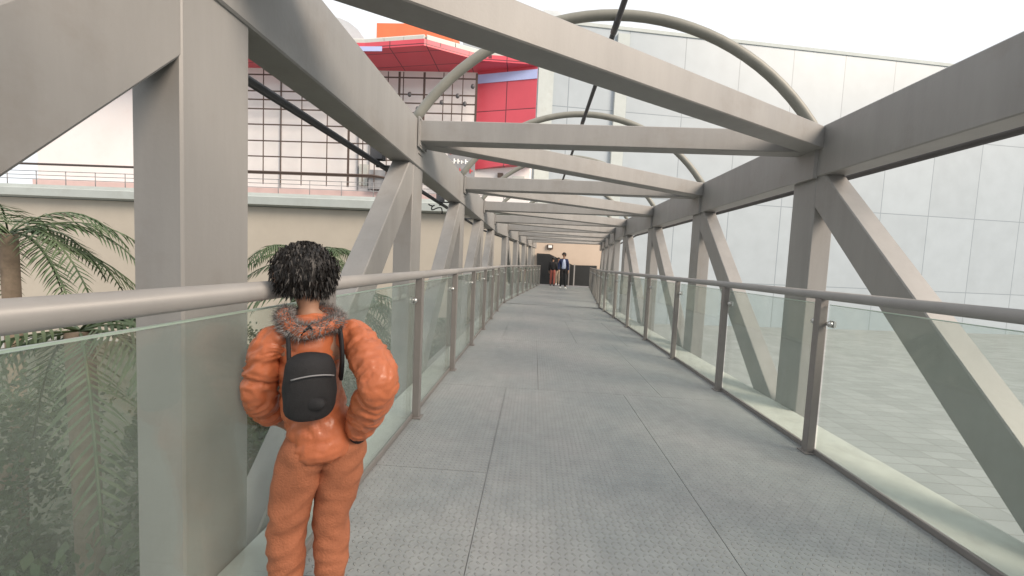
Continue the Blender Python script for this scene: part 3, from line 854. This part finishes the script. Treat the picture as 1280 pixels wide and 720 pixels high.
def adult(loc, rz, label, h, top, trou, shoe, face_az=0., stride=.10, shirt=None, group='people at the far end of the bridge'):
    """standing or strolling adult facing -Y in its own space"""
    root = empty('person', loc, rz); tag(root, label, 'person', group)
    k = h / 1.78
    def v(x, y, z): return V(x * k, y * k, z * k)
    face = V(sin(face_az), -cos(face_az), 0)
    L = {  # joints
        'pel': v(0, 0, .95), 'sp': v(0, .005, 1.12), 'ch': v(0, .01, 1.33), 'nk0': v(0, .012, 1.46), 'nk': v(0, 0, 1.53), 'hd0': v(0, -.005, 1.60), 'hd': v(0, -.015, 1.675),
        'Lsh': v(.17, .01, 1.42), 'Rsh': v(-.17, .01, 1.42), 'Lel': v(.23, .03, 1.14), 'Rel': v(-.235, .02, 1.14),
        'Lwrist': v(.235, -.09, .89), 'Rwrist': v(-.24, -.05, .89),
        'Lhip': v(.09, 0, .90), 'Rhip': v(-.09, 0, .90), 'Lkn': v(.10, -stride * .7, .50), 'Rkn': v(-.10, stride * .1, .50),
        'Lan': v(.11, -stride, .09), 'Ran': v(-.11, stride * .9, .09), 'Lto': v(.125, -stride - .15, .035), 'Rto': v(-.125, stride * .9 - .15, .035)}
    J = {'pel': (L['pel'] + v(0, 0, .03), .075 * k, .062 * k)}
    for n_, r in (('sp', .085), ('ch', .095), ('nk0', .065), ('nk', .052), ('hd0', .062), ('hd', .088), ('Lsh', .055), ('Rsh', .055), ('Lel', .040), ('Rel', .040),
                  ('Lwrist', .027), ('Rwrist', .027), ('Lhip', .050), ('Rhip', .050), ('Lkn', .056), ('Rkn', .056), ('Lan', .037), ('Ran', .037), ('Lto', .018), ('Rto', .018)):
        J[n_] = (L[n_], r * k, r * k)
    J['crown'] = (L['hd'] + v(0, .012, .055), .072 * k, .072 * k)
    E = [('pel', 'sp'), ('sp', 'ch'), ('ch', 'nk0'), ('nk0', 'nk'), ('nk', 'hd0'), ('hd0', 'hd'), ('hd', 'crown'), ('ch', 'Lsh'), ('ch', 'Rsh'), ('Lsh', 'Lel'), ('Rsh', 'Rel'), ('Lel', 'Lwrist'), ('Rel', 'Rwrist'),
         ('pel', 'Lhip'), ('pel', 'Rhip'), ('Lhip', 'Lkn'), ('Rhip', 'Rkn'), ('Lkn', 'Lan'), ('Rkn', 'Ran'), ('Lan', 'Lto'), ('Ran', 'Rto')]
    hand_chain(J, E, 'L', L['Lwrist'], v(0, -.3, -1), v(-.2, -1, 0), k); hand_chain(J, E, 'R', L['Rwrist'], v(0, -.2, -1), v(.2, -1, 0), k)
    hc = L['hd'] + v(0, 0, .005)
    body = skin_obj('body', J, E, M['skin'], root, 2, head_fn(hc, .10 * k, face))
    face_parts(body, hc, .10 * k, face)
    hair_cap(hc + v(0, .01, .01), .098 * k, face, M['hair'], body, 700, .02, 5)
    g = 1.18
    def gj(ns, add=.016):
        return {n_: (L[n_], J[n_][1] * 1.0 + add * k, J[n_][2] * 1.0 + add * k) for n_ in ns}
    T = gj(['Lhip', 'Rhip', 'Lkn', 'Rkn', 'Lan', 'Ran'], .017)
    T['Lpel'] = (v(.055, 0, 1.02), .095 * k, .10 * k); T['Rpel'] = (v(-.055, 0, 1.02), .095 * k, .10 * k)
    for s_ in 'LR': T[s_ + 'hip'] = (L[s_ + 'hip'] + v(0, 0, -.03), .094 * k, .100 * k)
    for s_ in 'LR': T[s_ + 'an'] = (L[s_ + 'an'] + v(0, 0, .015), .058 * k, .058 * k); T[s_ + 'kn'] = (L[s_ + 'kn'], .074 * k, .074 * k)
    def fold(co, n): return co + n * .011 * k * (.4 - 2 * abs(noise.noise(Vector((co.x * 6, co.y * 6, co.z * 11 + 2 * noise.noise(co * 4))))))
    skin_obj('trousers', T, [('Lpel', 'Lhip'), ('Rpel', 'Rhip'), ('Lhip', 'Lkn'), ('Rhip', 'Rkn'), ('Lkn', 'Lan'), ('Rkn', 'Ran')], trou, root, 2, fold, roots=('Lpel', 'Rpel'))
    Jk = {'pel': (L['pel'] - v(0, 0, .03), .160 * k, .125 * k), 'sp': (L['sp'], .155 * k, .125 * k), 'ch': (L['ch'], .16 * k, .135 * k), 'nk0': (L['nk0'], .092 * k, .085 * k), 'nk': (L['nk'] - v(0, 0, .03), .066 * k, .066 * k),
          'Lsh': (L['Lsh'], .078 * k, .078 * k), 'Rsh': (L['Rsh'], .078 * k, .078 * k), 'Lel': (L['Lel'], .062 * k, .062 * k), 'Rel': (L['Rel'], .062 * k, .062 * k),
          'Lw': (L['Lwrist'] + v(0, .01, .03), .047 * k, .047 * k), 'Rw': (L['Rwrist'] + v(0, .01, .03), .047 * k, .047 * k)}
    jk = skin_obj('jacket', Jk, [('pel', 'sp'), ('sp', 'ch'), ('ch', 'nk0'), ('nk0', 'nk'), ('ch', 'Lsh'), ('ch', 'Rsh'), ('Lsh', 'Lel'), ('Rsh', 'Rel'), ('Lel', 'Lw'), ('Rel', 'Rw')], top, root, 2, fold)
    if shirt:
        Js = {'a': (v(0, -.070, .98), .060 * k, .055 * k), 'b': (v(0, -.085, 1.12), .062 * k, .06 * k), 'c': (v(0, -.085, 1.33), .055 * k, .055 * k), 'd': (v(0, -.05, 1.47), .045 * k, .04 * k)}
        skin_obj('shirt', Js, [('a', 'b'), ('b', 'c'), ('c', 'd')], shirt, root, 2, lambda co, n: V(co.x * (1.75 - .6 * max(0, (co.z - 1.2) * 3)), co.y, co.z))
    for s_ in 'LR':
        a, t = L[s_ + 'an'], L[s_ + 'to']
        Sj = {'h': (a + v(0, .04, -.030), .056 * k, .055 * k), 'm': (a + v(0, -.05, -.032), .056 * k, .052 * k), 't': (t + v(0, -.01, .008), .052 * k, .042 * k)}
        sh = skin_obj('shoe', Sj, [('h', 'm'), ('m', 't')], shoe, root, 2)
        for vv in sh.data.vertices: vv.co.z = max(vv.co.z, .002)
    return root

ZL = .0
p = atz(703, 361, 0); adult((p.x, p.y, 0), radians(4), 'man in a navy jacket and pale blue shirt with black trousers and white shoes', 1.80, M['navy'], M['blackcloth'], M['shoewhite'], face_az=-.9, shirt=M['paleblue'], stride=.10)
p = atz(690, 357.5, 0); adult((p.x, p.y, 0), radians(172), 'person in brick red trousers and a black top walking away', 1.62, M['blackcloth'], M['redcloth'], M['shoeblack'], stride=.08)
p = atz(697.0, 356.6, 0); adult((p.x, p.y + .15, 0), radians(-8), 'person in beige trousers mostly hidden behind the man in navy', 1.60, M['blackcloth'], M['beigecloth'], M['shoewhite'], stride=.20)

# ------------------------------------------------------------------ the child in the orange jacket by the railing
CX, CY = -.700, 1.22
ch = empty('person', (CX, CY, 0)); tag(ch, 'child in a puffy orange jacket and rust trousers leaning beside the glass railing, elbow out', 'person')
fd = V(-.62, .78, 0).normalized()       # facing
sr = fd.cross(V(0, 0, 1)).normalized()  # child's right
def q(r_, f_, z): return sr * r_ + fd * f_ + V(0, 0, z)
def wl_(x, y, z): return V(x - CX, y - CY, z)
Lc = {'pel': q(.045, -.03, .62), 'sp': q(.0, -.0, .76), 'ch': q(0, .0, .90), 'nk0': q(0, .01, .985), 'nk': q(0, .015, 1.03), 'hd0': q(-.005, .02, 1.068), 'hd': q(-.012, .03, 1.138),
      'Rsh': wl_(-.572, 1.27, .945), 'Rel': wl_(-.428, 1.125, .850), 'Rwrist': wl_(-.545, 1.235, .640),
      'Lsh': q(-.115, 0, .945), 'Lel': q(-.14, .03, .76), 'Lwrist': q(-.08, .13, .64),
      'Rhip': q(.10, -.03, .58), 'Lhip': q(-.02, -.01, .58), 'Rkn': q(.07, .0, .33), 'Lkn': q(-.06, .02, .33), 'Ran': q(.07, -.03, .07), 'Lan': q(-.06, .02, .07),
      'Rto': q(.085, .08, .028), 'Lto': q(-.075, .13, .028)}
J = {}
for n_, r in (('pel', .070), ('sp', .062), ('ch', .068), ('nk0', .048), ('nk', .036), ('hd0', .050), ('hd', .075), ('Lsh', .038), ('Rsh', .038), ('Lel', .028), ('Rel', .028),
              ('Lwrist', .020), ('Rwrist', .020), ('Lhip', .046), ('Rhip', .046), ('Lkn', .040), ('Rkn', .040), ('Lan', .027), ('Ran', .027), ('Lto', .024), ('Rto', .024)):
    J[n_] = (Lc[n_], r, r)
J['crown'] = (Lc['hd'] + V(0, 0, .045), .062, .062)
E = [('pel', 'sp'), ('sp', 'ch'), ('ch', 'nk0'), ('nk0', 'nk'), ('nk', 'hd0'), ('hd0', 'hd'), ('hd', 'crown'), ('ch', 'Lsh'), ('ch', 'Rsh'), ('Lsh', 'Lel'), ('Rsh', 'Rel'), ('Lel', 'Lwrist'), ('Rel', 'Rwrist'),
     ('pel', 'Lhip'), ('pel', 'Rhip'), ('Lhip', 'Lkn'), ('Rhip', 'Rkn'), ('Lkn', 'Lan'), ('Rkn', 'Ran'), ('Lan', 'Lto'), ('Ran', 'Rto')]
hand_chain(J, E, 'R', Lc['Rwrist'], q(-.35, .35, -.8), q(-.1, 1, .3), .68, .7)
hand_chain(J, E, 'L', Lc['Lwrist'], q(.6, .3, -.5), q(.2, .3, 1), .68, .7)
body = skin_obj('body', J, E, M['skin'], ch, 2, head_fn(Lc['hd'] + V(0, 0, .005), .085, fd))
face_parts(body, Lc['hd'] + V(0, 0, .005), .085, fd)
hair_cap(Lc['hd'] + V(0, 0, .010), .082, fd, M['hair'], body, 6500, .020, 9, low=-.38)

def seg_t(p, a, b):
    ab = b - a; t = max(0, min(1, (p - a).dot(ab) / ab.length_squared)); return t, (a + ab * t - p).length
def puff(bones, pitch, amp, wr):
    def fn(co, n):
        best = None; acc = 0
        for (a, b, base) in bones:
            t, d = seg_t(co, a, b)
            if best is None or d < best[0]: best = (d, base + t * (b - a).length)
        s_ = best[1] + .016 * noise.noise(co * 9)
        baf = abs(sin(pi * s_ / pitch)) ** .5
        w_ = Vector((co.x * 10 + 3 * noise.noise(co * 6), co.y * 10, s_ * 34 + 2.5 * noise.noise(co * 11)))
        wrn = (.45 - 2.2 * abs(noise.noise(w_))) * .8 + noise.noise(co * 70) * .22
        return co + n * (amp * (baf - .6) + wr * wrn)
    return fn
Ls, Le, Lw = Lc['Rsh'], Lc['Rel'], Lc['Rwrist']
jj = {'hem': (Lc['pel'] + V(0, 0, -.075), .100, .106), 'pel': (Lc['pel'] + V(0, 0, -.01), .106, .108), 'sp': (Lc['sp'], .090, .092), 'ch': (Lc['ch'], .100, .100), 'nk0': (Lc['nk0'] + V(0, 0, .0), .078, .078), 'nk': (Lc['nk'] + V(0, 0, -.01), .056, .056)}
ja = {'Rs0': (Lc['ch'].lerp(Lc['Rsh'], .55) + V(0, 0, .02), .060, .060), 'Rsh': (Lc['Rsh'], .060, .060), 'Rm': (Lc['Rsh'].lerp(Lc['Rel'], .55), .066, .066), 'Rel': (Lc['Rel'], .060, .060), 'Rf': (Lc['Rel'].lerp(Lc['Rwrist'], .5), .060, .060), 'Rw': (Lc['Rel'].lerp(Lc['Rwrist'], .93), .046, .046), 'Rx': (Lc['Rel'].lerp(Lc['Rwrist'], 1.0), .040, .040),
      'Ls0': (Lc['ch'].lerp(Lc['Lsh'], .5) + V(0, 0, .02), .058, .058), 'Lsh': (Lc['Lsh'], .056, .056), 'Lel': (Lc['Lel'], .052, .052), 'Lw': (Lc['Lel'].lerp(Lc['Lwrist'], .94), .042, .042)}
jj.update(ja)
bones = [(Lc['pel'] - V(0, 0, .12), Lc['nk'], 0.), (Ls, Le, .1), (Le, Lw, .1 + (Le - Ls).length), (Lc['Lsh'], Lc['Lel'], 0.), (Lc['Lel'], Lc['Lwrist'], .2)]
skin_obj('jacket', jj, [('hem', 'pel'), ('pel', 'sp'), ('sp', 'ch'), ('ch', 'nk0'), ('nk0', 'nk'), ('Rs0', 'Rsh'), ('Rsh', 'Rm'), ('Rm', 'Rel'), ('Rel', 'Rf'), ('Rf', 'Rw'), ('Rw', 'Rx'), ('Ls0', 'Lsh'), ('Lsh', 'Lel'), ('Lel', 'Lw')],
         M['orange'], ch, 4, puff(bones, .066, .0055, .011), roots=('Rs0', 'Ls0'))
# cuff
cuffd = (Lw - Le).normalized(); c0_ = Le + cuffd * ((Lw - Le).length * 1.0)
tj = {'Rp': (Lc['pel'] + sr * .035 + V(0, 0, .03), .080, .085), 'Lp': (Lc['pel'] - sr * .035 + V(0, 0, .03), .080, .085), 'Rhip': (Lc['Rhip'] + V(0, 0, -.02), .082, .088), 'Lhip': (Lc['Lhip'] + V(0, 0, -.02), .078, .085), 'Rkn': (Lc['Rkn'], .064, .064), 'Lkn': (Lc['Lkn'], .062, .062), 'Ran': (Lc['Ran'] + V(0, 0, .02), .052, .052), 'Lan': (Lc['Lan'] + V(0, 0, .02), .052, .052)}
skin_obj('trousers', tj, [('Rp', 'Rhip'), ('Lp', 'Lhip'), ('Rhip', 'Rkn'), ('Lhip', 'Lkn'), ('Rkn', 'Ran'), ('Lkn', 'Lan')], M['rust'], ch, 3,
         lambda co, n: co + n * (.010 * (.4 - 2 * abs(noise.noise(Vector((co.x * 9, co.y * 9, co.z * 17 + 2 * noise.noise(co * 5)))))) + .003 * noise.noise(co * 40)), roots=('Rp', 'Lp'))
for s_ in 'LR':
    a, t = Lc[s_ + 'an'], Lc[s_ + 'to']
    sh = skin_obj('shoe', {'h': (a + fd * -.025 + V(0, 0, -.028), .034, .034), 'm': (a + fd * .04 + V(0, 0, -.028), .035, .032), 't': (t, .034, .027)}, [('h', 'm'), ('m', 't')], M['shoewhite'], ch, 2)
    for vv in sh.data.vertices: vv.co.z = max(vv.co.z, .002)
# fur trimmed hood lying round the neck
rr = random.Random(4); mb = MB()
hc = Lc['nk'] + fd * -.02 + V(0, 0, -.008)
ringp = []
for k in range(28):
    a = 2 * pi * k / 28; d = fd * cos(a) + sr * sin(a)
    ringp.append(hc + d * (.074 + .014 * max(0, d.dot(-fd))) + V(0, 0, -.012 - .030 * max(0, d.dot(-fd)) + .008 * sin(3 * a)))
ringp.append(ringp[0])
hood = MB().tube(ringp, .022, 10).build('hood', M['orange'], ch)
for k in range(9000):
    i = rr.randrange(28); p = ringp[i].lerp(ringp[i + 1], rr.random())
    d = V(rr.gauss(0, 1), rr.gauss(0, 1), rr.gauss(.3, 1)).normalized()
    p = p + d * .022; e = p + (d * .7 + V(rr.gauss(0, .6), rr.gauss(0, .6), rr.gauss(-.1, .6))).normalized() * rr.uniform(.012, .030)
    s_ = d.cross(V(rr.random(), rr.random(), rr.random())).normalized() * .0013
    mb.add([p - s_, p + s_, e], [(0, 1, 2)])
mb.build('fur_trim', M['fur'], hood)
cd_ = (Lw - Le).normalized()
MB().tube([Lw - cd_ * .012, Lw + cd_ * .012, Lw + cd_ * .024], .034, 16).build('cuff', M['blackcloth'], ch)
# black backpack on the child's back
bk = empty('backpack', (CX, CY, .66)); tag(bk, 'small black backpack worn over the orange jacket', 'backpack')
bo_ = sr * -.02
bj = {'a': (fd * -.125 + bo_ + V(0, 0, .06), .070, .050), 'a1': (fd * -.135 + bo_ + V(0, 0, .12), .078, .058), 'b': (fd * -.135 + bo_ + V(0, 0, .19), .078, .058), 'c': (fd * -.125 + bo_ + V(0, 0, .27), .066, .046)}
bo = skin_obj('bag', bj, [('a', 'a1'), ('a1', 'b'), ('b', 'c')], M['blackcloth'], bk, 3, lambda co, n: co + n * .004 * noise.noise(co * 25))
for s_ in (-1, 1):
    pts = []
    for k in range(17):
        a = -.55 + k * .2375          # loop over the shoulder and under the arm, seen from the side
        f_, z_ = .108 * -cos(a), .225 + .115 * sin(a)
        pts.append(fd * (f_ * 1.02) + sr * (s_ * .072) + V(0, 0, z_ + .0))
    MB().sweep(pts, cprof(.026, .010, .003), up=sr).build('strap', M['blackcloth'], bk)
zb = [bo_ + fd * (-.182 - .012 * (1 - (t / .055) ** 2)) + sr * t + V(0, 0, .21 - 3. * t * t) for t in [-.055 + .011 * i_ for i_ in range(11)]]
MB().tube(zb, .0022, 6).build('zip', M['grey'], bk)
pk = {'a': (bo_ + fd * -.172 + V(0, 0, .10), .050, .022), 'b': (bo_ + fd * -.172 + V(0, 0, .15), .048, .022)}
skin_obj('pocket', pk, [('a', 'b')], M['blackcloth'], bk, 2)
MB().tube([bo_ + fd * -.10 + sr * -.02 + V(0, 0, .31), bo_ + fd * -.11 + V(0, 0, .335), bo_ + fd * -.10 + sr * .02 + V(0, 0, .31)], .005, 6).build('grab_loop', M['blackcloth'], bk)
